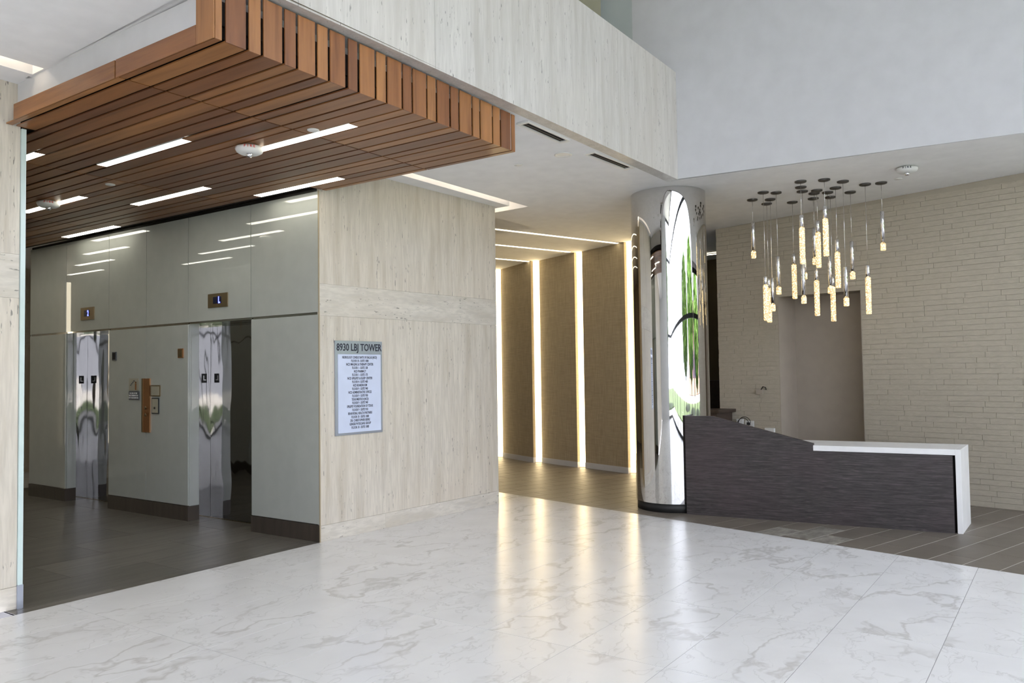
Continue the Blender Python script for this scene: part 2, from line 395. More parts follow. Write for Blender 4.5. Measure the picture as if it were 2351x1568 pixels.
# ------------------------------------------------------------------ floor
# marble / reception boundary: from (3.31,.33) to (1.95,-5.40)
BD = (1.36/5.725)
def bx(y): return 3.31-(.33-y)*BD
EDGE_L = (-13, -.02+.0); 
fl = MB()
fl.prism([(-13.2, .0), (-13.2, FY-.1), (bx(FY-.1), FY-.1), (bx(0), 0.0)], -.12, -.0015, 0)
fl.prism([(-2.6, 0), (2.65, 0), (2.65, 12), (-2.6, 12)], -.12, -.0015, 1)
fl.prism([(bx(FY-.1), FY-.1), (11, FY-.1), (11, 6.4), (bx(6.4), 6.4)], -.12, -.0015, 2)
fl.prism([(2.65, 0), (bx(0), 0), (bx(6.4), 6.4), (2.65, 6.4)], -.12, -.0015, 0)
floor = fl.build('floor', ['grout_marble', 'grout', 'grout_light'], **ST)
def lay(name, mat, region, org, u, v, lu, lv, gap, stagger, holes=None, cap=300, pick=None):
    """tiles of lu x lv laid in frame u, v, clipped to a convex region; the nearest seen ones single, the rest one field"""
    inv = 1/(u[0]*v[1]-u[1]*v[0]); tiles = []
    to = lambda p: (((p[0]-org[0])*v[1]-(p[1]-org[1])*v[0])*inv, (u[0]*(p[1]-org[1])-u[1]*(p[0]-org[0]))*inv)
    q = [to(p) for p in region]
    j0, j1 = math.floor(min(p[1] for p in q)/lv)-1, math.ceil(max(p[1] for p in q)/lv)+1
    i0, i1 = math.floor(min(p[0] for p in q)/lu)-2, math.ceil(max(p[0] for p in q)/lu)+2
    for j in range(j0, j1):
        sh = (stagger*j) % 1.0
        for i in range(i0, i1):
            a, b = (i+sh)*lu+gap/2, j*lv+gap/2; c, d = a+lu-gap, b+lv-gap
            P = [(org[0]+s*u[0]+t*v[0], org[1]+s*u[1]+t*v[1]) for s, t in ((a, b), (c, b), (c, d), (a, d))]
            P = clip(P, region)
            if len(P) >= 3 and area2(P) > .002:
                cx = sum(p[0] for p in P)/len(P); cy = sum(p[1] for p in P)/len(P)
                tiles.append((any(seen((*p, 0), .01) for p in P), math.hypot(cx-CAM.x, cy-CAM.y), P, (cx, cy)))
    tiles.sort(key=lambda t: (not t[0], t[1])); rest = MB(); k = 0
    for t in tiles:
        if t[0] and k < cap and not (abs(t[3][0]-3.41) < .2 and abs(t[3][1]+2.01) < .2):
            k += 1; mm = pick(t[3]) if pick else mat
            MB().prism(t[2], -.008, 0).build(name, mm, floor)
        else: rest.prism(t[2], -.008, 0)
    if rest.v: rest.build(name+'_field', mat, floor, kind='stuff')
    print(name, k, len(tiles))
lay('marble_tile', 'marble', [(-13, .0), (-13, FY), (bx(FY), FY), (bx(.0), .0)], (-1.175, -3.95), (1, 0), (0, 1), 1.13, .575, .0035, 0)
lay('marble_tile', 'marble', [(2.65, 0), (bx(0), 0), (bx(2), 2), (2.65, 2)], (-1.175, -3.95), (1, 0), (0, 1), 1.13, .575, .0035, 0)
lay('dark_tile', 'darktile', [(-2.6, .0), (2.65, .0), (2.65, 6.5), (-2.6, 6.5)], (-2.5, .10), (1, 0), (0, 1), 1.2, .6, .004, .5)
lay('pale_tile', 'marble', [(-2.6, 6.5), (4, 6.5), (4, 9), (-2.6, 9)], (-2.5, 6.5), (1, 0), (0, 1), 1.2, .6, .004, 0)
rec = [(bx(FY), FY), (11, FY), (11, 6.4), (bx(6.4), 6.4)]
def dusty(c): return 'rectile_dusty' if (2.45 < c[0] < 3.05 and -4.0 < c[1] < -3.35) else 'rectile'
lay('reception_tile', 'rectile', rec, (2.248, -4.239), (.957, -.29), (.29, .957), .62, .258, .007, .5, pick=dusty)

# ------------------------------------------------------------------ travertine walls
def slab(x0, y0, x1, y1, z0, z1, mat, parent, t=.03, off=.0, g=.0007):
    """one stone slab on the face from (x0,y0) to (x1,y1); the face looks to the right of that direction turned -90"""
    d = Vector((x1-x0, y1-y0)); l = d.length; d /= l; n = Vector((d.y, -d.x))
    o = Vector((x0, y0))+n*off
    mb = MB().wallpoly(o, d, -n, [(g, z0+g), (l-g, z0+g), (l-g, z1-g), (g, z1-g)], t)
    return mb.build('stone_slab', mat, parent)
SW = ((.006, 0.0), (2.597, -.155))
wf = MB()
wf.prism([(.03, .03), (2.57, -.12), (2.57, 5.66), (.45, 5.66), (.45, .03)], 0, lambda x, y: 3.7)
wall_front = wf.build('wall_front', 'mortar', **ST)
def P(t): return (SW[0][0]+(SW[1][0]-SW[0][0])*t, SW[0][1]+(SW[1][1]-SW[0][1])*t)
def swall(a, b, z0, z1, mat, off=0): 
    p, q = P(a), P(b); return slab(p[0], p[1], q[0], q[1], z0, z1, mat, wall_front, off=off)
top = 3.56
swall(0, .31, 0, .15, 'trav_band', .004); swall(.31, 1, 0, .15, 'trav_band', .004)
swall(0, 1, .15, 2.10, 'trav')
swall(0, 1, 2.10, 2.40, 'trav_band')
swall(0, .72, 2.40, top, 'trav'); swall(.72, 1, 2.40, top, 'trav')
for z0, z1, mt in ((0, .15, 'trav_band'), (.15, 2.10, 'trav'), (2.10, 2.40, 'trav_band'), (2.40, top, 'trav')):
    slab(2.6, -.155, 2.6, 4, z0, z1, mt, wall_front)
# thin metal trim where stone meets glass
MB().box(-.004, .005, -.006, .004, 0, 3.272).build('trim_1', 'tan', **ST)

# left pier
wl = MB(); wl.box(-13, -2.56, .18, 8.6, 0, 3.8); wall_left = wl.build('wall_left', 'mortar', **ST)
for x0, x1 in ((-13, -9), (-9, -6.1), (-6.1, -2.53)):
    for z0, z1, mt in ((0, .15, 'trav_band'), (.15, 2.10, 'trav'), (2.10, 2.40, 'trav_band'), (2.40, 3.62, 'trav')):
        slab(x0, .15, x1, .15, z0, z1, mt, wall_left, off=.004 if z0 == 0 else 0)

# ------------------------------------------------------------------ glass clad lift walls
def lift_wall(name, X, sgn, ybeg, disp):
    """sgn=-1: the glass faces -x (right hand wall); +1 faces +x"""
    root = MB().box(X-sgn*.03, X-sgn*.028, ybeg+.02, 5.66, 0, 3.275).build(name, 'black', **ST) if False else None
    bk = MB(); D = .42
    def core(y0, y1, z0, z1): bk.box(X-sgn*.016, X-sgn*D, y0, y1, z0, z1)
    core(ybeg+.004, .987, 0, 3.3); core(2.083, 3.667, 0, 3.3); core(4.713, 5.654, 0, 3.3)
    core(.987, 2.083, 2.126, 3.3); core(3.667, 4.713, 2.126, 3.3)
    root = bk.build(name, 'steel', **ST)
    g = .005
    def pan(y0, y1, z0, z1, nm='glass_panel'):
        MB().box(X, X-sgn*.014, y0+g, y1-g, z0+g, z1-g).build(nm, 'backglass', root)
    ys = [ybeg, 1.0, 2.07, 2.88, 3.68, 4.70, 5.66]
    for a, b in zip(ys, ys[1:]): pan(a, b, 2.127, 3.272)
    for a, b in ((ybeg, 1.0), (2.07, 2.88), (2.88, 3.68), (4.70, 5.66)): 
        pan(a, b, .158, 2.113)
        MB().box(X+sgn*.004, X-sgn*.016, a, b, 0, .155).build('base_tile', 'basetile', root)
    # end of the clad wall, glass edge and base
    MB().box(X-sgn*.014, X-sgn*.42, 5.655, 5.669, .158, 3.272).build('glass_panel', 'backglass', root)
    # reveals
    for a, b in ((1.0, 2.07), (3.68, 4.70)):
        for yy, s in ((a, 1), (b, -1)):
            x1 = X-sgn*.132
            MB().box(X-sgn*.016, x1, yy, yy+s*-.012, .158, 2.113).build('reveal_panel', 'backglass', root)
            MB().box(X-sgn*.002, x1, yy+s*.002, yy-s*.012, 0, .155).build('base_tile', 'basetile', root)
            MB().box(x1, X-sgn*.30, yy, yy-s*.012, 0, 2.113).build('jamb_lining', 'doorsteel', root)
        MB().box(X-sgn*.016, X-sgn*.30, a, b, 2.113, 2.125).build('head_lining', 'steel', root)
    return root
wr = lift_wall('wall_right', 0.0, -1, .006, True)
wo = lift_wall('wall_left', -2.50, 1, .16, False)
MB().box(-2.532, -2.494, .135, .16, .0, .158).build('corner_guard', 'brushed', wo)
MB().box(-2.528, -2.498, .136, .16, .158, 3.27).build('panel_edge', 'glassedge', wo)

def lift_door(n, X, sgn, a, b):
    d = MB().box(X-sgn*.272, X-sgn*.40, a+.002, b-.002, -.004, .004).build('door_%d' % n, 'steel', **ST)
    mid = b-.36
    xx = X-sgn*.266
    MB().box(xx, xx-sgn*.03, a+.002, mid-.003, .006, 2.112).build('door_leaf', 'doorsteel', d)
    MB().box(xx-sgn*.008, xx-sgn*.04, mid+.003, b-.002, .006, 2.112).build('door_leaf', 'doorsteel', d)
    MB().box(X-sgn*.26, X-sgn*.41, a, b, -.006, .0045).build('sill', 'bronze', d)
    return d
lift_door(1, 0, -1, 1.0, 2.07); lift_door(2, 0, -1, 3.68, 4.70)
lift_door(3, -2.5, 1, 1.0, 2.07); lift_door(4, -2.5, 1, 3.68, 4.70)

t = thing('wall_light', 'tall slim light on the far end wall of the lift lobby', 'lamp', (-1.86, 8.45, 1.9))
MB().box(-1.89, -1.83, 8.42, 8.455, .4, 3.2).build('diffuser', 'led', t, org=t.location)
MB().box(-1.90, -1.82, 8.455, 8.46, .38, 3.22).build('backplate', 'brushed', t, org=t.location)
# end of the lift lobby
wb = MB().box(-2.6, 6, 8.5, 8.7, 0, 3.8).build('wall_back', 'mortar', **ST)
for x0, x1 in ((-2.6, -.4), (-.4, 1.8), (1.8, 4)):
    for z0, z1, mt in ((0, .15, 'trav_band'), (.15, 2.1, 'trav'), (2.1, 2.4, 'trav_band'), (2.4, 3.5, 'trav')):
        slab(x0, 8.49, x1, 8.49, z0, z1, mt, wb)
MB().box(.45, 6, 6.5, 6.52, 3.4, 3.75).build('trim_2', 'white', **ST)

# ------------------------------------------------------------------ low ceiling with lit coves
XB = lambda y: 2.819+(-2.393-y)*.164          # line of the bulkhead in plan (y below -2.39)
cl = MB(); TK = .09
zt = lambda x, y: zc(x, y)+TK
def cp(poly): cl.prism(poly, zc, zt)
# slot around the right stone pier: outer edge, inner edge
oc = (2.86, -.46); ic = (2.68, -.31)
cp([(-2.6, -2.215), (2.80, -2.30), (2.86, -2.3), oc, (.5, -.385), (-2.57, -.30)])
cp([(-2.57, -.30), (.5, -.385), (.5, -.26), (-2.57, -.05)])
cp([(.5, -.255), ic, (2.60, -.155), (.5, -.02)])
cp([(2.60, -.155), ic, (2.68, 6.4), (2.59, 6.4)])
cp([(2.86, -2.36), (XB(-5.46)+.01, -5.46), (XB(FY), FY), (11, FY), (11, 6.5), (2.86, 6.5)])
cp([(-2.57, .0), (.5, -.02), (.5, .2), (-2.57, .2)])
# left of the wooden canopy
cp([(-13, -2.05), (-2.57, -2.15), (-2.57, -.265), (-13, -.265)])
cp([(-13, -.105), (-2.57, -.105), (-2.57, .16), (-13, .16)])
cp([(-2.6, .2), (4, .2), (4, 8.6), (-2.6, 8.6)])
ceiling = cl.build('ceiling', 'ceil', **ST)
# troughs above the slots
def trough(poly, ledline, n):
    t = MB(); t.prism(poly, lambda x, y: zc(x, y)+.20, lambda x, y: zc(x, y)+.23)
    for i in range(len(poly)):
        a, b = Vector(poly[i]), Vector(poly[(i+1) % len(poly)]); d = (b-a).normalized(); nn = Vector((d.y, -d.x))
        t.prism([tuple(a), tuple(b), tuple(b+nn*.012), tuple(a+nn*.012)], lambda x, y: zc(x, y)+.091, lambda x, y: zc(x, y)+.23)
    o = t.build('trim_%d' % n, 'ceil', **ST)
    a, b = ledline
    a, b = Vector(a), Vector(b); d = (b-a).normalized(); nn = Vector((-d.y, d.x))
    MB().prism([tuple(a), tuple(b), tuple(b+nn*.03), tuple(a+nn*.03)], lambda x, y: zc(x, y)+.11, lambda x, y: zc(x, y)+.125).build('led_strip', 'coveled', o)
trough([(.4, -.385), (oc[0], oc[1]), (ic[0], ic[1]), (.4, -.253)], ((.5, -.285), (2.66, -.34)), 3)
trough([(2.86, -.46), (2.86, 6.0), (2.68, 6.0), (2.68, -.31)], ((2.72, -.25), (2.72, 5.9)), 4)
trough([(-12.9, -.265), (-2.575, -.265), (-2.575, -.105), (-12.9, -.105)], ((-12.8, -.14), (-2.62, -.14)), 5)

# white bulkhead box behind the canopy fascia
MB().box(-2.555, -.02, -2.06, .14, 3.37, 3.60).build('trim_6', 'white', **ST)

# ------------------------------------------------------------------ stone beam over the lobby edge
b0, b1 = (-13.0, -2.258+(13-2.213)*.0268), (2.819, -2.392)
def bl(x): return -2.258-(x+2.213)*.02683        # front line
def zb(x, y): return zc(x, y)-.006
beam = MB().prism([(-13, bl(-13)+.03), (2.805, bl(2.805)+.03), (2.80, -2.285), (-13, -2.07)], lambda x, y: zb(x, y)+.012, lambda x, y: 4.70+(2.82-x)*.028-.01).build('trim_7', 'mortar', **ST)
xs = [2.819, 1.55, -1.0, -3.6, -6.2, -8.8, -11.4, -13]
for i in range(len(xs)-1):
    a, b = xs[i+1]+.0012, xs[i]-.0012
    MB().prism([(a, bl(a)), (b, bl(b)), (b, bl(b)+.03), (a, bl(a)+.03)], lambda x, y: zb(x, y), lambda x, y: 4.70+(2.82-x)*.028).build('stone_slab', 'trav_beam_dimmed', beam)
    MB().prism([(a, bl(a)+.032), (b, bl(b)+.032), (b, -2.265-(b-2.8)*-.0), (a, -2.265+(2.8-a)*.0195)] if False else
               [(a, bl(a)+.0302), (b, bl(b)+.0302), (b, -2.21-(b-.055)*.02), (a, -2.21-(a-.055)*.02)], lambda x, y: zb(x, y), lambda x, y: zb(x, y)+.02).build('stone_slab', 'trav_beam_dimmed', beam)
    MB().prism([(a, bl(a)+.032), (b, bl(b)+.032), (b, bl(b)+.24), (a, bl(a)+.24)], lambda x, y: 4.70+(2.82-x)*.028-.02, lambda x, y: 4.70+(2.82-x)*.028).build('stone_slab', 'trav_beam_dimmed', beam)
MB().prism([(-13, -2.06), (2.79, -2.14), (XB(-2.5)+.11, -2.5), (XB(FY)+.11, FY), (11, FY), (11, 8.8), (-13, 8.8)], 3.88, 3.96).build('floor', 'grout', **ST)  # unseen lid, added to stop the sun leaking in past the low ceiling
# upper floor behind the beam: slab, tan partition, glass balustrade
MB().prism([(-13, -2.06), (2.79, -2.14), (2.79, 0.5), (-13, .5)], 4.45, 4.6).build('floor', 'grout', **ST)
pt = MB().box(-13, 2.62, -1.60, -1.50, 4.6, FTOP).build('wall_upper', 'black', **ST)
for a, b in ((-13, -8), (-8, -4), (-4, -1.2), (-1.2, 2.085), (2.10, 2.62)):
    MB().box(a+.006, b-.006, -1.62, -1.60, 4.6, FTOP).build('wall_panel', 'tan', pt)
rail = thing('glass_railing', 'frameless clear glass railing standing on top of the stone beam', 'railing', (-5, -2.27, 4.72))
rx = [2.03, .75, -1.2, -3.2, -5.2, -7.2, -9.2, -11.2, -12.9]
for a, b in zip(rx, rx[1:]):
    MB().box(b+.01, a-.01, -2.285, -2.27, 4.7+(2.8-a)*.028, 5.95).build('glass_pane', 'railglass', rail, org=rail.location)
MB().box(-12.9, 2.03, -2.30, -2.255, 5.95, 5.99).build('handrail', 'brushed', rail, org=rail.location)

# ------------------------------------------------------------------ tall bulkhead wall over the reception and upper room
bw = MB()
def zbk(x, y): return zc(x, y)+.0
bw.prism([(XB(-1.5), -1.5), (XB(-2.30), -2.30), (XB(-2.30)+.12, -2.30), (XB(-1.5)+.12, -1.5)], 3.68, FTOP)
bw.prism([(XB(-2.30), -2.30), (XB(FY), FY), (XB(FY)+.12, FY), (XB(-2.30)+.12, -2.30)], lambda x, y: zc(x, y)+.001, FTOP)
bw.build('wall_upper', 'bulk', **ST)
MB().box(-13, 11, FY, .5, FTOP, FTOP+.1).build('ceiling', 'ceil', **ST)
MB().box(FX-.1, FX, -6.5, 8.6, 0, FTOP+.1).build('wall_side', 'white', **ST)
MB().box(11, 11.1, FY, 12, 0, 3.8).build('wall_side', 'white', **ST)

# ------------------------------------------------------------------ glazed fronts
def front(name, along, fixed, a, b, n, zs=(2.6, 5.0), ztop=FTOP, step=None):
    f = MB()
    def bar(p, q, z0, z1, w=.09):
        if along == 'x': f.box(p, q, fixed-w/2, fixed+w/2, z0, z1)
        else: f.box(fixed-w/2, fixed+w/2, p, q, z0, z1)
    bar(a, b, 0, .10); bar(a, b, ztop-.1, ztop)
    root = f.build(name, 'frame_dark', **ST)
    for z in zs:
        f = MB(); bar(a, b, z-.05, z+.05); f.build('transom', 'frame_dark', root)
    for i in range(n+1):
        p = a+(b-a)*i/n
        f = MB(); bar(p-.04, p+.04, .1, ztop-.1, .12); f.build('mullion', 'frame_dark', root)
    for i in range(n):
        p, q = a+(b-a)*i/n+.04, a+(b-a)*(i+1)/n-.04
        f = MB(); bar(p, q, .1, ztop-.1, .012); f.build('pane', 'pane', root)
    return root
front('window_1', 'x', FY, -13, 3.95, 7)
front('window_2', 'x', FY, 4.1, 11, 3, zs=(2.6,), ztop=3.55)
front('window_3', 'y', FX, FY, -6.5, 2)
MB().box(3.95, 4.1, FY-.1, FY+.1, 0, FTOP).build('wall_rear', 'white', **ST)
MB().box(4.1, 11, FY-.1, FY+.1, 3.55, FTOP).build('wall_rear', 'white', **ST)

# ------------------------------------------------------------------ wooden canopy
ZS = 3.277
slats = [(-2.633,-2.587),(-2.569,-2.44),(-2.426,-2.345),(-2.332,-2.201),(-2.188,-2.106),(-2.093,-1.964),(-1.951,-1.868),(-1.854,-1.73),(-1.708,-1.629),(-1.613,-1.48),(-1.467,-1.381),(-1.37,-1.233),(-1.223,-1.136),(-1.126,-.989),(-.979,-.889),(-.876,-.742),(-.729,-.639),(-.628,-.487),(-.475,-.391),(-.379,-.235),(-.224,-.133),(-.122,.008),(.020,.070)]
can = thing('wooden_canopy', 'cedar board canopy with slatted underside and fascia hanging below the stone beam', 'canopy', (-1.3, 0, ZS))
CO = can.location
bk = MB()
bk.box(-2.60, .05, -2.15, -.001, ZS+.034, ZS+.094).box(-2.485, -.002, .001, 8.4, ZS+.034, ZS+.094)
bk.box(-2.60, .05, -2.166, -2.07, ZS+.096, 3.50)
bk.build('backing', 'black', can, org=CO)
def board(x0, x1, y0, y1, z0, z1, axis):
    mb = MB().box(x0, x1, y0, y1, z0, z1)
    o = mb.build('board', 'wood', can, org=CO)
    at = o.data.attributes.new('grain', 'FLOAT_VECTOR', 'POINT')
    vals = []
    for v in o.data.vertices:
        p = v.co
        vals += {'y': (p.x, p.z, p.y), 'z': (p.x, p.y, p.z), 'x': (p.y, p.z, p.x)}[axis]
    at.data.foreach_set('vector', vals)
    return o
lamps = {8: [(-.47, .71), (3.15, 4.35), (6.96, 8.05)], 12: [(-1.69, -.51), (1.96, 3.17), (5.75, 6.8)], 16: [(.72, 1.94), (4.48, 5.58)], 20: [(-.50, .66), (3.175, 4.376)], 4: [(.72, 1.90), (4.3, 5.5)]}
joints = [-1.29, 1.08, 3.46, 5.85]
YF = -2.20
for i, (a, b) in enumerate(slats):
    a += .0035; b -= .0035
    yend = 8.35
    if a < -2.45: yend = .13
    if b > .0: yend = -.03
    cuts = sorted([YF, yend]+[j for j in joints if j < yend])
    if a < 0 and b > 0: b = .006
    segs = [(cuts[k]+(.006 if k else 0), cuts[k+1]-(.006 if k < len(cuts)-2 else 0)) for k in range(len(cuts)-1)]
    for la, lb in lamps.get(i, []):
        new = []
        for s0, s1 in segs:
            if lb <= s0 or la >= s1: new.append((s0, s1)); continue
            if la-s0 > .03: new.append((s0, la-.004))
            if s1-lb > .03: new.append((lb+.004, s1))
        segs = new
    for s0, s1 in segs: board(a, b, max(s0, YF+.009), s1, ZS, ZS+.009, 'y')
    board(a, b, YF, YF+.0085, ZS, 3.548-.012*a-.018*YF-.02, 'z')
# side boards on the left end
for s0, s1 in ((-2.048, -1.27), (-1.258, .0)):
    board(-2.64, -2.6335, s0, s1, ZS, ZS+.105, 'y')
board(-2.64, -2.6335, YF, YF+.15, ZS, 3.59, 'z')
board(-2.633, -2.605, -2.062, -2.05, ZS+.10, 3.59, 'z')
board(-2.633, -2.56, -2.05, 0, ZS+.095, ZS+.105, 'y')
ordn = ['first', 'second', 'third', 'fourth', 'fifth', 'sixth', 'seventh', 'eighth', 'ninth', 'tenth', 'eleventh', 'twelfth']
lampinfo = {(8,0): 'large recessed soffit lamp, nearest the stone pillar on the left side of the canopy', (12,0): 'recessed soffit lamp nearest the canopy fascia, partly behind the smoke detector',
 (20,0): 'recessed soffit lamp just above the first glass panel beside the travertine wall', (16,0): 'recessed soffit lamp in the middle of the canopy, second from the glass wall',
 (20,1): 'small far soffit lamp above the second lift door', (12,1): 'far soffit lamp at the pillar edge with a smoke detector in front', (4,0): 'short bit of soffit lamp cut off by the left pillar, upper one'}
for i, ls in lamps.items():
    a, b = slats[i]
    for k, (la, lb) in enumerate(ls):
        lab = lampinfo.get((i, k), {(8,1): 'hidden soffit lamp mirrored as fourth streak over the near lift', (8,2): 'hidden far soffit lamp mirrored as lowest streak over the far lift',
        (12,2): 'hidden far soffit lamp mirrored as third streak over the far lift', (16,1): 'hidden far soffit lamp mirrored as second streak over the far lift',
        (4,1): 'hidden soffit lamp by the left wall, mirrored as faintest streak over the near lift'}[(i, k)] if (i, k) not in lampinfo else '')
        t = thing('soffit_lamp', lab, 'lamp', ((a+b)/2, (la+lb)/2, ZS), 'linear lamps in the wooden soffit')
        MB().box(a, b, la, lb, ZS+.002, ZS+.012).build('diffuser', 'ledlamp', t, org=t.location)
        f = MB().box(a-.003, a, la-.003, lb+.003, ZS+.002, ZS+.02).box(b, b+.003, la-.003, lb+.003, ZS+.002, ZS+.02)
        f.box(a, b, la-.003, la, ZS+.002, ZS+.02).box(a, b, lb, lb+.003, ZS+.002, ZS+.02)
        f.build('frame', 'plastic', t, org=t.location)

# ------------------------------------------------------------------ smoke detectors, sprinkler caps, downlight, slot diffusers
def detector(x, y, z, lab, red=True):
    t = thing('smoke_detector', lab, 'smoke detector', (x, y, z), 'smoke detectors with flash lens'); o = t.location
    MB().lathe([(.062, 0), (.066, -.006), (.10, -.014), (.104, -.030), (.094, -.050), (.070, -.064), (.030, -.070), (.001, -.070)], (x, y, z), 32).build('housing', 'plastic', t, org=o)
    d = (CAM-Vector((x, y, z))); d.z = 0; d.normalize(); s = Vector((-d.y, d.x, 0))
    c = Vector((x, y, z-.062))+d*.035
    MB().lathe([(.026, -.006), (.026, -.022), (.016, -.034), (.001, -.036)], tuple(c), 16).build('flash_lens', 'chrome', t, org=o)
    # word on the rim, letter by letter around the curve
    for k, ch in enumerate('FIRE'):
        a = (k-1.5)*.22; dd = d*math.cos(a)+s*math.sin(a); ss = Vector((-dd.y, dd.x, 0))
        text(ch, .026, Vector((x, y, z-.027))+dd*.1045, ss, (0, 0, 1), 'print_red' if red else 'print_dark', 'letter', t, o, bold=.0008)
    return t
detector(-1.305, -.715, ZS, 'white smoke detector marked FIRE under the wooden soffit beside the near lamp')
detector(-1.30, 2.39, ZS, 'white smoke detector under the wooden soffit at the far lamp by the left pillar')
detector(3.887, -4.423, zc(3.887, -4.423), 'white smoke detector on the plain ceiling right of the pendant cluster', False)
def cap(x, y, z, lab, r_=.042):
    o = MB().lathe([(r_, 0), (r_, -.005), (r_-.004, -.008), (.001, -.008)], (x, y, z), 24).build('sprinkler_cap', 'plastic', org=(x, y, z))
    tag(o, lab, 'sprinkler', 'round sprinkler cover plates')
cap(-1.285, -1.40, ZS, 'white round sprinkler cap on the wooden soffit near the fascia')
cap(-1.297, 1.267, ZS, 'white round sprinkler cap on the wooden soffit deeper in the lift lobby')
cap(1.292, -1.393, zc(1.292, -1.393), 'small round sprinkler cap on the white ceiling beside the downlight')
cap(4.353, -4.266, zc(4.353, -4.266), 'small round sprinkler cap on the ceiling between the pendants and the brick wall')
t = thing('downlight', 'round white recessed downlight in the ceiling below the stone beam', 'lamp', (1.282, -1.909, zc(1.282, -1.909))); o = t.location
MB().lathe([(.085, 0), (.085, -.006), (.062, -.006), (.060, -.001)], tuple(o), 32, caps=False).build('trim_ring', 'plastic', t, org=o)
MB().lathe([(.060, -.002), (.001, -.0021)], tuple(o), 32, caps=False).build('lens', 'plastic', t, org=o)
def diffuser(x0, y0, x1, y1, lab):
    c = ((x0+x1)/2, (y0+y1)/2); z = zc(*c); t = thing('air_slot', lab, 'air vent', (*c, z), 'linear air slots along the beam'); o = t.location
    u = Vector((x1-x0, y1-y0)); l = u.length; u /= l; n = Vector((-u.y, u.x)); A = Vector((x0, y0))
    def q(s0, s1, n0, n1, za, zb_):
        P_ = [tuple(A+u*s+n*m_) for s, m_ in ((s0, n0), (s1, n0), (s1, n1), (s0, n1))]
        return lambda mb: mb.prism(P_, lambda x, y: zc(x, y)+za, lambda x, y: zc(x, y)+zb_)
    mb = MB(); q(0, l, -.045, .035, -.004, -.001)(mb); mb.build('slot', 'black', t, org=o)
    for args in ((-.03, l+.03, .035, .055), (-.03, l+.03, -.06, -.045), (-.03, 0, -.045, .035), (l, l+.03, -.045, .035)):
        mb = MB(); q(*args, -.016, -.001)(mb); mb.build('frame', 'plastic', t, org=o)
    mb = MB(); q(.02, l-.02, -.004, .004, -.009, -.001)(mb); mb.build('vane', 'frame_dark', t, org=o)
diffuser(.30, -2.13, .90, -2.14, 'black linear air slot with white frame beside the canopy fascia')
diffuser(1.39, -2.14, 2.06, -2.185, 'black linear air slot with white frame nearer the chrome column')

# ------------------------------------------------------------------ lit fins and ceiling lines in the corridor
fins = [((7.16, 3.86), (6.69, 2.90)), ((6.76, 2.76), (6.32, 1.81)), ((6.39, 1.68), (6.09, .81)), ((6.10, .67), (5.79, -.24)), ((5.82, -.38), (5.55, -1.2))]
finlab = ['brown woven wall fin hidden furthest down the corridor beside the stone pier', 'furthest visible brown woven wall fin, next to the stone pier edge', 'middle brown woven wall fin between two light slots', 'nearest fully visible brown woven wall fin left of the chrome column', 'brown woven wall fin behind the chrome column']
for k, (A, B) in enumerate(fins):
    A, B = Vector(A), Vector(B); u = (B-A).normalized(); n = Vector((-u.y, u.x))   # n points away from the viewer (+x side)
    if n.x < 0: n = -n
    t = thing('wall_fin', finlab[k], 'wall panel', ((A.x+B.x)/2, (A.y+B.y)/2, 0), 'brown wall fins with light slots'); o = t.location
    q = [tuple(A), tuple(B), tuple(B+n*.045), tuple(A+n*.045)]
    MB().prism(q, 0.0, lambda x, y: zc(x, y)-.001).build('panel', 'fin', t, org=o)
    e = .008
    q = [tuple(A-n*e), tuple(B-n*e+u*e), tuple(B+n*.045+u*e), tuple(B+n*.045), tuple(B), tuple(A)]
    MB().prism(q[:3]+q[3:], .0, .088).build('baseboard', 'white', t, org=o) if False else MB().prism([q[0], q[1], tuple(B+u*e), tuple(A)], 0, .088).prism([tuple(B), tuple(B+u*e), q[2], q[3]], 0, .088).build('baseboard', 'white', t, org=o)
    if k < len(fins)-1:
        A2 = Vector(fins[k+1][0]); p, q2 = B+n*.047+u*.004, A2+n*.047-u*.004
        p = p+(p-q2)*.0; d = (q2-p).normalized(); nn = Vector((-d.y, d.x)); nn = nn if nn.x > 0 else -nn
        lt = thing('slot_light', ['tall glowing light slot at the edge of the stone pier', 'second tall glowing light slot from the stone pier', 'third tall glowing light slot from the stone pier', 'tall glowing light slot touching the chrome column'][k], 'lamp', (*((p+q2)/2), 0), 'vertical light slots between the fins')
        q2 = q2-d*.0
        MB().prism([tuple(p), tuple(q2), tuple(q2+nn*.02), tuple(p+nn*.02)], .01, lambda x, y: zc(x, y)-.002).build('diffuser', 'finled', lt, org=lt.location)
# wall behind the fins
MB().prism([(7.5, 6.4), (7.3, 4.2), (5.64, -1.2), (5.75, -1.2), (7.45, 4.1), (7.7, 6.4)], 0, 3.5).build('wall_corridor', 'brown', **ST)
MB().box(2.6, 7.6, 6.3, 6.4, 0, 3.6).build('wall_corridor', 'tan', **ST)
for k, (a, b) in enumerate((((3.2, .79), (5.804, -.143)), ((3.2, 1.86), (5.984, .811)), ((3.2, 2.98), (6.358, 1.834)), ((3.2, 4.1), (6.7, 2.9)))):
    A, B = Vector(a), Vector(b); u = (B-A).normalized(); n = Vector((-u.y, u.x))
    t = thing('ceiling_light_line', ['nearest thin light line across the corridor ceiling', 'second thin light line across the corridor ceiling', 'furthest visible thin light line across the corridor ceiling', 'thin corridor light line hidden behind the stone pier'][k], 'lamp', (*((A+B)/2), zc(*((A+B)/2))), 'light lines in the corridor ceiling')
    MB().prism([tuple(A-n*.0), tuple(B-n*.0), tuple(B+n*.05), tuple(A+n*.05)], lambda x, y: zc(x, y)-.004, lambda x, y: zc(x, y)-.001).build('diffuser', 'led', t, org=t.location)

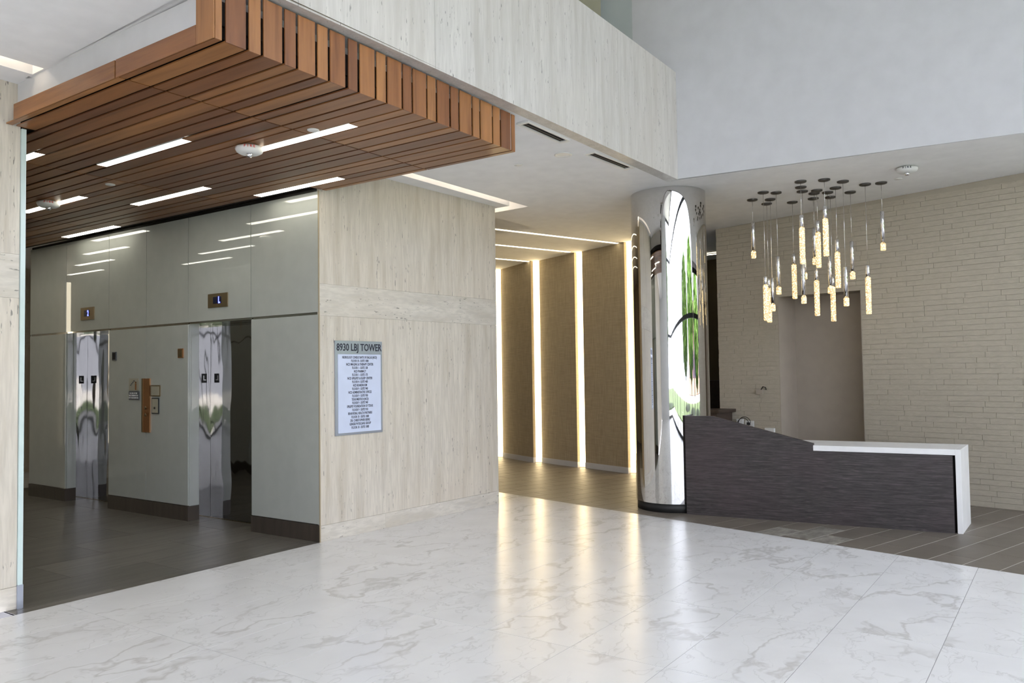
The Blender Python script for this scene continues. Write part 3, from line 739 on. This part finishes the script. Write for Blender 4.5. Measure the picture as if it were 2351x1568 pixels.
# ------------------------------------------------------------------ chrome column
cx, cy, cr = 3.41, -2.01, .42
t = thing('chrome_column', 'round mirror polished metal column left of the reception desk', 'column', (cx, cy, 0)); o = t.location
MB().lathe([(cr, .095), (cr, zc(cx, cy)+.006)], (cx, cy, 0), 128, caps=False).build('shaft', 'colchrome', t, org=o)
MB().lathe([(cr-.012, 0), (cr-.012, .095)], (cx, cy, 0), 96, caps=True).build('base_ring', 'rubber', t, org=o, label='black base ring')

# ------------------------------------------------------------------ reception desk
DA, DB = Vector((3.057, -2.307)), Vector((3.346, -4.83))
du = (DB-DA).normalized(); dn = Vector((1, -.012)); DL = (DB-DA).length
t = thing('reception_desk', 'dark textured reception desk with sloping front and white counter on its right', 'desk', (3.4, -3.6, 0)); o = t.location
sy = lambda y: (-2.307-y)/abs(du.y)
s1, s2, s3 = sy(-2.60), sy(-3.595), sy(-4.815)
MB().wallpoly(DA, du, dn, [(0, 0), (s3-.012, 0), (s3-.012, .714), (s2, .714), (s2, .790), (s1, 1.048), (0, 1.048)], .045).build('front_panel', 'ledger', t, org=o)
se = sy(-4.87)
# white counter with its waterfall end
MB().wallpoly(DA, du, dn, [(s2, .718), (se-.045, .718), (se-.045, .772), (s2, .772)], .60).build('counter', 'white_solid', t, org=o, bevel=.002)
MB().wallpoly(DA+dn*.047, du, dn, [(s2-.28, .718), (s2, .718), (s2, .772), (s2-.28, .772)], .553).build('counter', 'white_solid', t, org=o)
MB().wallpoly(DA, du, dn, [(se-.045, 0), (se, 0), (se, .772), (se-.045, .772)], .60).build('waterfall_end', 'white_solid', t, org=o, bevel=.002)
MB().wallpoly(DA+dn*.06, du, dn, [(s3-.02, 0), (se-.045, 0), (se-.045, .717), (s3-.02, .717)], .02).build('shadow_gap', 'black', t, org=o)
MB().wallpoly(DA+dn*.047, du, dn, [(s1, .70), (s2-.28, .70), (s2-.28, .74), (s1, .74)], .55).build('work_surface', 'darkwood', t, org=o)
MB().wallpoly(DA+dn*.45, du, dn, [(s2-.2, 0), (s2-.16, 0), (s2-.16, .70), (s2-.2, .70)], .14).build('support', 'darkwood', t, org=o)

# ------------------------------------------------------------------ painted brick wall with a niche
WA, WB = Vector((5.78, -1.685)), Vector((4.97, -5.40))
wu = (WB-WA).normalized(); wn = Vector((-wu.y, wu.x)); wn = wn if wn.x > 0 else -wn
WL = (WB-WA).length+.40
n0 = (-1.685+2.579)/abs(wu.y); n1 = (-1.685+3.656)/abs(wu.y); NZ = 2.50; ND = .45
def W(s, d): p = WA+wu*s+wn*d; return (p.x, p.y)
ztw = lambda x, y: zc(x, y)-.001
mb = MB()
mb.prism([W(0, .005), W(n0, .005), W(n0, ND), W(0, ND)], 0, ztw)
mb.prism([W(n1, .005), W(WL, .005), W(WL, ND), W(n1, ND)], 0, ztw)
mb.prism([W(n0, .005), W(n1, .005), W(n1, ND), W(n0, ND)], NZ, ztw)
mb.prism([W(0, ND), W(WL, ND), W(WL, ND+.1), W(0, ND+.1)], 0, ztw)
brickwall = mb.build('wall_brick', 'mortar', **ST)
MB().prism([W(n0+.001, ND-.01), W(n1-.001, ND-.01), W(n1-.001, ND), W(n0+.001, ND)], 0, NZ).build('niche_back', 'niche', brickwall)
MB().prism([W(n0, -.001), W(n0+.008, -.001), W(n0+.008, ND-.01), W(n0, ND-.01)], 0, NZ).prism([W(n1-.008, -.001), W(n1, -.001), W(n1, ND-.01), W(n1-.008, ND-.01)], 0, NZ).prism([W(n0, -.001), W(n1, -.001), W(n1, ND-.01), W(n0, ND-.01)], NZ-.008, NZ).build('niche_lining', 'niche', brickwall)
bricks = []
ch = .0605; rng = random.Random(3)
for j in range(0, 59):
    z0 = j*ch; s = -rng.uniform(0, .35)
    while s < WL:
        ln = rng.choice((.24, .30, .36, .42, .48)); a, b = max(s, 0), min(s+ln, WL); s += ln
        if b-a < .02: continue
        parts_ = [(a, b)]
        if z0+ch < NZ+.02:
            parts_ = [(p, q) for p, q in ((a, min(b, n0)), (max(a, n1), b)) if q-p > .015]
        for p, q in parts_:
            g = .0022; zz = min(z0+ch-g, 3.50) if j == 58 else z0+ch-g
            dp = rng.uniform(0, .003) if rng.random() < .85 else rng.uniform(.003, .006)
            tl = rng.uniform(-.001, .001)
            y0 = [W(p+.0012, -dp), W(q-.0012, -dp-tl), W(q-.0012, .007), W(p+.0012, .007)]
            c = Vector((*W((p+q)/2, 0), z0)); size = (q-p)/((c-CAM).length**2)
            vis = seen(c, .0) and (z0 > .7 or p > 3.1)
            bricks.append((vis, size, y0, z0+g*.5, zz))
bricks.sort(key=lambda t: (not t[0], -t[1])); rest = MB(); kk = 0
for v, s, y0, za, zb2 in bricks:
    if kk < 300 and v: kk += 1; MB().prism(y0, za, zb2).build('brick', 'brick', brickwall)
    else: rest.prism(y0, za, zb2)
rest.build('brick_field', 'brick', brickwall, kind='stuff')
print('bricks', len(bricks))
# wall strip above the top course is hidden by the ceiling; room beyond the wall end
MB().box(8.4, 8.5, -5.6, 6.4, 0, 3.5).build('wall_corridor', 'brown', **ST)
MB().box(7.6, 11, 6.3, 6.4, 0, 3.6).build('wall_corridor', 'tan', **ST)  # unseen wall, added to keep sky light and sun out of the back room
MB().box(3.9, 4.0, 6.45, 8.6, 0, 3.6).build('wall_corridor', 'tan', **ST)
MB().box(-13, 11, .4, .5, 4.6, FTOP).build('wall_upper', 'white', **ST)
o = MB().box(8.0, 8.38, -3.2, 2.0, 0, 1.35).build('storage_unit', 'darkwood', org=(8.2, -.6, 0)); tag(o, 'dark cabinet in the dim room behind the column', 'cabinet')
o = MB().box(7.66, 7.70, -1.1, -.6, 3.44, 3.447).build('ceiling_light_line', 'led', org=(7.67, -.85, 3.44)); tag(o, 'short bright ceiling light in the dim room at the brick wall edge', 'lamp')

# credenza against the brick wall
t = thing('credenza', 'dark wooden cabinet with overhanging brown top behind the desk by the column', 'cabinet', (*W(-.2, -.25), 0)); o = t.location
def rel(y): return (-1.685-y)/abs(wu.y)
MB().prism([W(-.30, -.012), W(.20, -.012), W(.20, -.40), W(-.30, -.40)], .06, .955).build('body', 'darkwood', t, org=o)
MB().prism([W(-.30, -.012), W(.26, -.012), W(.26, -.44), W(-.30, -.44)], .955, .995).build('top', 'darkwood', t, org=o)
MB().prism([W(-.28, -.05), W(.18, -.05), W(.18, -.36), W(-.28, -.36)], 0, .06).build('plinth', 'black', t, org=o)
for a in (-.295, -.05):
    MB().prism([W(a, -.40), W(a+.24, -.40), W(a+.24, -.415), W(a, -.415)], .09, .93).build('door', 'darkwood', t, org=o)

# outlets and small boxes on the brick wall
def onw(y): return rel(y)
def wbox(s, w, z0, z1, d0, d1, mb=None): return (mb or MB()).prism([W(s-w/2, -d0), W(s+w/2, -d0), W(s+w/2, -d1), W(s-w/2, -d1)], z0, z1)
t = thing('junction_box', 'small beige junction box with bent black stub on the brick wall above desk', 'socket', (*W(rel(-2.297), -.02), 1.24)); o = t.location
wbox(rel(-2.30), .10, 1.20, 1.27, .008, .035).build('box', 'niche', t, org=o)
MB().tube([(*W(rel(-2.33), -.03), 1.26), (*W(rel(-2.36), -.04), 1.30), (*W(rel(-2.40), -.04), 1.29), (*W(rel(-2.40), -.03), 1.26)], .007).build('stub', 'rubber', t, org=o)
t = thing('power_outlet', 'white double outlet with a plug low on the brick wall beside the cabinet', 'socket', (*W(rel(-2.05), -.01), .76)); o = t.location
wbox(rel(-2.14), .13, .70, .84, .008, .022).build('plate', 'plastic', t, org=o)
for dz in (.745, .80): wbox(rel(-2.13), .05, dz-.018, dz+.018, .022, .030).build('socket', 'frame_dark', t, org=o)
wbox(rel(-2.01), .09, .67, .86, .008, .05).build('cover', 'plastic', t, org=o)
pts = []
for k in range(0, 41):
    a = k/40*2*math.pi*1.6+.3; rr = .085+.02*math.sin(k*.21)
    pts.append((*W(rel(-2.10)+rr*math.cos(a), -.055-.0008*k), .79+rr*math.sin(a)))
o = MB().tube(pts, .0045, 8).build('cable', 'rubber', org=(*W(rel(-2.1), -.06), .79)); tag(o, 'looped black cable hanging at the white outlet behind the desk', 'cable')
o = wbox(rel(-2.44), .13, .70, .755, .008, .05).build('wall_box', 'plastic', org=(*W(rel(-2.44), -.03), .72)); tag(o, 'small white box low on the brick wall just above the desk slope', 'box')

# ------------------------------------------------------------------ pendant cluster
# canopy x, y; z of metal top, joint, crystal bottom
PD = [(4.282,-2.700,3.275,2.918,2.846),(3.998,-2.919,2.580,2.481,2.085),(4.401,-2.874,2.601,2.287,2.215),(4.605,-2.769,2.618,2.502,2.097),(4.108,-3.033,2.811,2.458,2.383),
(4.730,-3.039,2.909,2.778,2.374),(3.771,-3.396,3.188,3.051,2.664),(4.032,-3.328,2.691,2.328,2.256),(4.243,-3.288,2.775,2.612,2.547),(4.309,-3.429,3.204,3.065,2.674),
(4.697,-3.291,3.190,2.830,2.760),(4.431,-3.369,2.671,2.531,2.137),(3.862,-3.619,3.273,3.132,2.738),(4.490,-3.504,2.807,2.457,2.388),(4.762,-3.468,2.604,2.482,2.083),
(4.321,-3.629,2.968,2.821,2.431),(4.075,-3.762,2.624,2.289,2.204),(4.654,-3.714,2.981,2.621,2.551),(4.372,-3.929,2.658,2.523,2.125),(4.417,-4.085,3.244,2.890,2.818)]
def scr(p): v = Vector(p)-CAM; return v.dot(r2)/v.dot(fw)
order = sorted(range(len(PD)), key=lambda i: scr((PD[i][0], PD[i][1], PD[i][4])))
cntL = cntS = 0; nL = sum(1 for p in PD if p[3]-p[4] > .2); nS = len(PD)-nL
me_can = None
def oname(k, n): return 'leftmost' if k == 0 else ('rightmost' if k == n-1 else ordn[k]+' from the left')
for i in order:
    x, y, zt_, zj, zb_ = PD[i]; z0 = zc(x, y)
    long_ = zj-zb_ > .2
    if long_: lab = 'pendant with long glowing crystal rod, %s of such' % oname(cntL, nL); cntL += 1
    else: lab = 'pendant with chrome sleeve and short glowing tip, %s of such' % oname(cntS, nS); cntS += 1
    t = thing('pendant_lamp', lab, 'pendant lamp', (x, y, z0), 'crystal rod pendants over the reception'); o = t.location
    MB().lathe([(.001, -.022), (.045, -.020), (.060, -.014), (.062, -.002), (.062, 0)], (x, y, z0), 20).build('canopy', 'darkmetal', t, org=o)
    MB().lathe([(.0022, zt_), (.0022, z0-.02)], (x, y, 0), 6).build('cord', 'chrome', t, org=o)
    MB().lathe([(.001, zt_+.008), (.018, zt_+.006), (.022, zt_), (.022, zj)], (x, y, 0), 20).build('sleeve', 'chrome', t, org=o)
    rod = MB().lathe([(.028, zj+.004), (.0285, zj), (.0285, zb_+.008), (.025, zb_), (.001, zb_)], (x, y, 0), 20).build('crystal_rod' if long_ else 'crystal_tip', 'crystal', t, org=o)

# ------------------------------------------------------------------ directory sign on the stone wall
su = Vector((SW[1][0]-SW[0][0], SW[1][1]-SW[0][1], 0)).normalized(); sn = Vector((su.y, -su.x, 0))
def S(x, z, d=0): return Vector((SW[0][0], SW[0][1], 0))+su*x+sn*d+Vector((0, 0, z))
t = thing('directory_sign', 'brushed metal tenant directory reading 8930 LBJ TOWER on the travertine wall', 'sign', S(.465, .965, .01)); o = t.location
def splate(x0, x1, z0, z1, d0, d1, mat, name, parent=t):
    v = [S(x, z, d) for d in (d0, d1) for x, z in ((x0, z0), (x1, z0), (x1, z1), (x0, z1))]
    mb = MB(); mb.add(v, [(3,2,1,0),(4,5,6,7),(0,1,5,4),(1,2,6,5),(2,3,7,6),(3,0,4,7)]); return mb.build(name, mat, parent, org=o)
X0, X1, Z0, Z1 = .170, .764, .965, 1.868
splate(X0, X1, Z0, Z1, .002, .014, 'brushed', 'backplate')
splate(X0+.030, X1-.024, Z0+.022, 1.738, .014, .019, 'paper', 'directory_face')
text('8930 LBJ TOWER', .098, S((X0+X1)/2+.003, 1.803, .0155), su, (0,0,1), 'print_dark', 'title', t, o, sx=.78, bold=.0014)
rows = ['NEUROLOGY CONSULTANTS OF DALLAS (NCD)', 'FLOOR 10 - SUITE 1000', 'NCD IMAGING & THERAPY CENTER', 'FLOOR 1 - SUITE 130', 'NCD PHARMACY', 'FLOOR 1 - SUITE 175', 'NCD EPILEPSY & SLEEP CENTER', 'FLOOR 4 - SUITE 400',
 'NCD BOARDROOM', 'FLOOR 9 - SUITE 940', 'NCD ADMINISTRATIVE OFFICES', 'FLOOR 9 - SUITE 930', 'TEXAS MEDTECH (NCD)', 'FLOOR 9 - SUITE 940', 'EPILEPSY FOUNDATION OF TEXAS', 'FLOOR 9 - SUITE 910',
 'BEHAVIORAL HEALTH PARTNERS', 'FLOOR 10 - SUITE 1000', 'DR. CHRISTOPHER BERRE', 'GENESIS PHYSICIANS GROUP', 'FLOOR 10 - SUITE 1000']
wd = [.39, .195, .305, .175, .135, .175, .28, .175, .155, .175, .26, .175, .19, .175, .29, .175, .27, .195, .22, .24, .195]
for k, s in enumerate(rows):
    z = 1.708-k*.0338
    tx = text(s, .034, S(.470, z, .0195), su, (0,0,1), 'print_dark', 'text_line', t, o, sx=1, bold=.0005)
    # condense to the measured width about the centre line
    c0 = S(.470, z, .0195)-o; xsv = [(v.co-c0).dot(su) for v in tx.data.vertices]; w = max(xsv)-min(xsv)
    for v in tx.data.vertices: a = (v.co-c0).dot(su); v.co += su*(a*(wd[k]/w*1.12)-a)

# ------------------------------------------------------------------ lift signals and plaques on the glass wall (x = 0 faces -x)
UX = Vector((0, -1, 0))
def wallbox(y0, y1, z0, z1, d0, d1, mat, name, parent=None, org=(0,0,0)):
    return MB().box(-d0, -d1, y0, y1, z0, z1).build(name, mat, parent, org=org)
def indicator(y0, y1, z0, z1, ch, lab):
    t = thing('floor_indicator', lab, 'display', (0, (y0+y1)/2, (z0+z1)/2), 'floor indicators over the lift doors'); o = t.location
    wallbox(y0, y1, z0, z1, .001, .012, 'bronze', 'plate', t, o)
    w = y1-y0; a, b = y0+w*.30, y0+w*.72; za, zb_ = z0+(z1-z0)*.28, z1-(z1-z0)*.24
    wallbox(a, b, za, zb_, .012, .014, 'screen', 'screen', t, o)
    text(ch, .095, (-.0155, a+.035, (za+zb_)/2-.002), UX, (0,0,1), 'blue', 'lit_symbol', t, o, sx=.62, bold=.003)
indicator(1.37, 1.70, 2.262, 2.408, 'L', 'bronze floor indicator with blue L over the nearer lift door')
indicator(4.01, 4.32, 2.260, 2.413, '2', 'bronze floor indicator with blue 2 over the farther lift door')
def plaque(y0, y1, z0, z1, mat, name, lab, cat, txt=None, rim=None):
    t = thing(name, lab, cat, (0, (y0+y1)/2, z0)); o = t.location
    wallbox(y0, y1, z0, z1, .001, .010, rim or mat, 'plate', t, o)
    if rim: wallbox(y0+.012, y1-.012, z0+.012, z1-.012, .010, .013, mat, 'face', t, o)
    for (s, sz, yy, zz, mm) in (txt or []):
        text(s, sz, (-.0145, yy, zz), UX, (0,0,1), mm, 'lettering', t, o, sx=.9, bold=.0006)
    return t, o
plaque(3.504, 3.590, 1.747, 1.850, 'black', 'lift_sensor', 'small black square plate on the glass beside the farther lift door', 'plate', rim='darkplaque')
plaque(2.151, 2.249, 1.749, 1.851, 'bronze', 'lift_sensor', 'small bronze square plate on the glass beside the nearer lift door', 'plate', rim='copper')
t, o = plaque(3.019, 3.22, 1.392, 1.533, 'plaque', 'evacuation_plaque', 'beige pictogram plaque with stairs and figure left of the call panel', 'sign')
MB().box(-.0102, -.013, 3.06, 3.09, 1.40, 1.47).box(-.0102, -.013, 3.062, 3.088, 1.475, 1.495).build('figure', 'copper', t, org=o)
st = MB()
for k in range(4): st.box(-.0102, -.013, 3.19-k*.022, 3.168-k*.022, 1.45+k*.016, 1.462+k*.016)
st.build('stair_symbol', 'darkplaque', t, org=o)
plaque(3.010, 3.222, 1.286, 1.386, 'darkplaque', 'text_plaque', 'dark grey plaque with three white lines under the pictogram plaque', 'sign',
       [('IN CASE OF FIRE', .024, 3.116, 1.362, 'print_white'), ('USE STAIRWAY DO', .024, 3.116, 1.336, 'print_white'), ('NOT USE ELEVATOR', .024, 3.116, 1.310, 'print_white')])
plaque(2.59, 2.768, 1.329, 1.454, 'plaque', 'notice_plaque', 'square pale notice plaque right of the copper call panel', 'sign', [('NO SMOKING', .019, 2.68, 1.42, 'print_dark'), ('IN LOBBY', .019, 2.68, 1.385, 'print_dark')], rim='bronze') if False else \
plaque(2.59, 2.768, 1.329, 1.454, 'plaque', 'notice_plaque', 'square pale notice plaque right of the copper call panel', 'sign', rim='bronze')
t, o = plaque(2.615, 2.753, 1.134, 1.313, 'plaque', 'key_plaque', 'upright dark rimmed plaque with a key switch under the square notice', 'sign', rim='frame_dark')
MB().lathe([(.012, 0), (.012, -.008), (.001, -.008)], (-.013, 2.684, 1.20), 12, axis='x').build('key_switch', 'rubber', t, org=o)
t = thing('call_panel', 'tall narrow copper lift call panel over the joint of two glass panels', 'panel', (0, 2.868, .923)); o = t.location
wallbox(2.789, 2.948, .923, 1.531, .001, .014, 'copper', 'plate', t, o)
for z in (1.12, 1.20): MB().lathe([(.018, 0), (.018, -.006), (.014, -.008), (.001, -.008)], (-.014, 2.868, z), 16, axis='x').build('button', 'bronze', t, org=o)
wallbox(2.92, 2.948, .923, 1.531, .0142, .016, 'bronze', 'edge_strip', t, o)
# L plates on the mirror jambs (facing -y)
for yj, lab in ((2.07, 'black plate with white L on the steel jamb of the nearer lift'), (4.70, 'black plate with white L on the steel jamb of the farther lift')):
    t = thing('floor_plate', lab, 'sign', (.20, yj-.001, 1.52), 'floor plates on the lift jambs'); o = t.location
    MB().box(.165, .225, yj-.0008, yj-.005, 1.475, 1.575).build('plate', 'rubber', t, org=o)
    text('L', .075, (.195, yj-.0062, 1.525), (1, 0, 0), (0, 0, 1), 'print_white', 'letter', t, o, bold=.001)

# ------------------------------------------------------------------ outdoors, seen in the reflections
MB().prism([(-60, -80), (60, -80), (60, FY-.15), (-60, FY-.15)], -.3, -.05).prism([(-60, FY-.15), (FX-.15, FY-.15), (FX-.15, 30), (-60, 30)], -.3, -.05).build('pavement', 'pave', **ST)
MB().box(-50, 50, -30, -15, -.05, .02).build('lawn', 'grass', **ST)
MB().box(-50, -19, -15, 25, -.05, .02).build('lawn', 'grass', **ST)
def tree(x, y, h, w, lab, seed):
    rg = random.Random(seed); t = thing('tree', lab, 'tree', (x, y, 0), 'trees outside the glass front'); o = t.location
    tr = MB(); tr.lathe([(.22, 0), (.16, h*.3), (.11, h*.5), (.02, h*.8)], (x, y, 0), 10)
    for k in range(5):
        a = k*1.256+rg.random(); tr.tube([(x, y, h*.35), (x+math.cos(a)*w*.25, y+math.sin(a)*w*.25, h*.5), (x+math.cos(a)*w*.4, y+math.sin(a)*w*.4, h*.65)], .05, 5)
    tr.build('trunk', 'bark', t, org=o)
    lf = MB()
    for k in range(2600):
        while True:
            p = Vector((rg.uniform(-1, 1), rg.uniform(-1, 1), rg.uniform(-1, 1)))
            if .25 < p.length < 1: break
        c = Vector((x+p.x*w*.5, y+p.y*w*.5, h*.58+p.z*h*.40)); s = rg.uniform(.2, .42)
        a = Vector((rg.gauss(0, 1), rg.gauss(0, 1), rg.gauss(0, 1))).normalized(); b = a.orthogonal().normalized()
        lf.add([c-a*s, c+b*s*.5, c+a*s, c-b*s*.5], [(0, 1, 2, 3)])
    lf.build('foliage', 'leaf', t, org=o, kind='stuff')
tree(8.0, -19, 5.0, 5, 'broad green tree outside opposite the brick wall end', 1)
tree(14.2, -19.5, 5.0, 5.5, 'green tree outside mirrored in the lift door jambs', 2)
tree(11.2, -16, 4.2, 3.0, 'low bushy tree closest to the glass front on the right', 8)
tree(19.2, -16.0, 4.6, 3.4, 'bushy tree near the kerb further right outside', 9)
tree(21.0, -22, 6.0, 6, 'green tree furthest to the right outside the glass front', 6)
tree(2.0, -20, 6.0, 5.5, 'tall green tree outside, mirrored in the chrome column', 3)
tree(-5, -22, 6.0, 6, 'round green tree outside in the middle of the lawn', 4)
tree(-22, -7, 8.0, 6, 'green tree outside the side window', 5)
t = thing('building', 'low pink beige building across the street, seen only in reflections', 'building', (6, -42, 0)); o = t.location
MB().box(-6, 46, -46, -42, 0, 5).build('wall', 'stucco', t, org=o); MB().box(-6.6, 46.6, -46.5, -41.5, 5, 5.6).build('roof', 'bark', t, org=o)
for k in range(12): MB().box(-4+k*4.2, -2+k*4.2, -42.05, -41.98, 1, 3.4).build('window', 'screen', t, org=o)
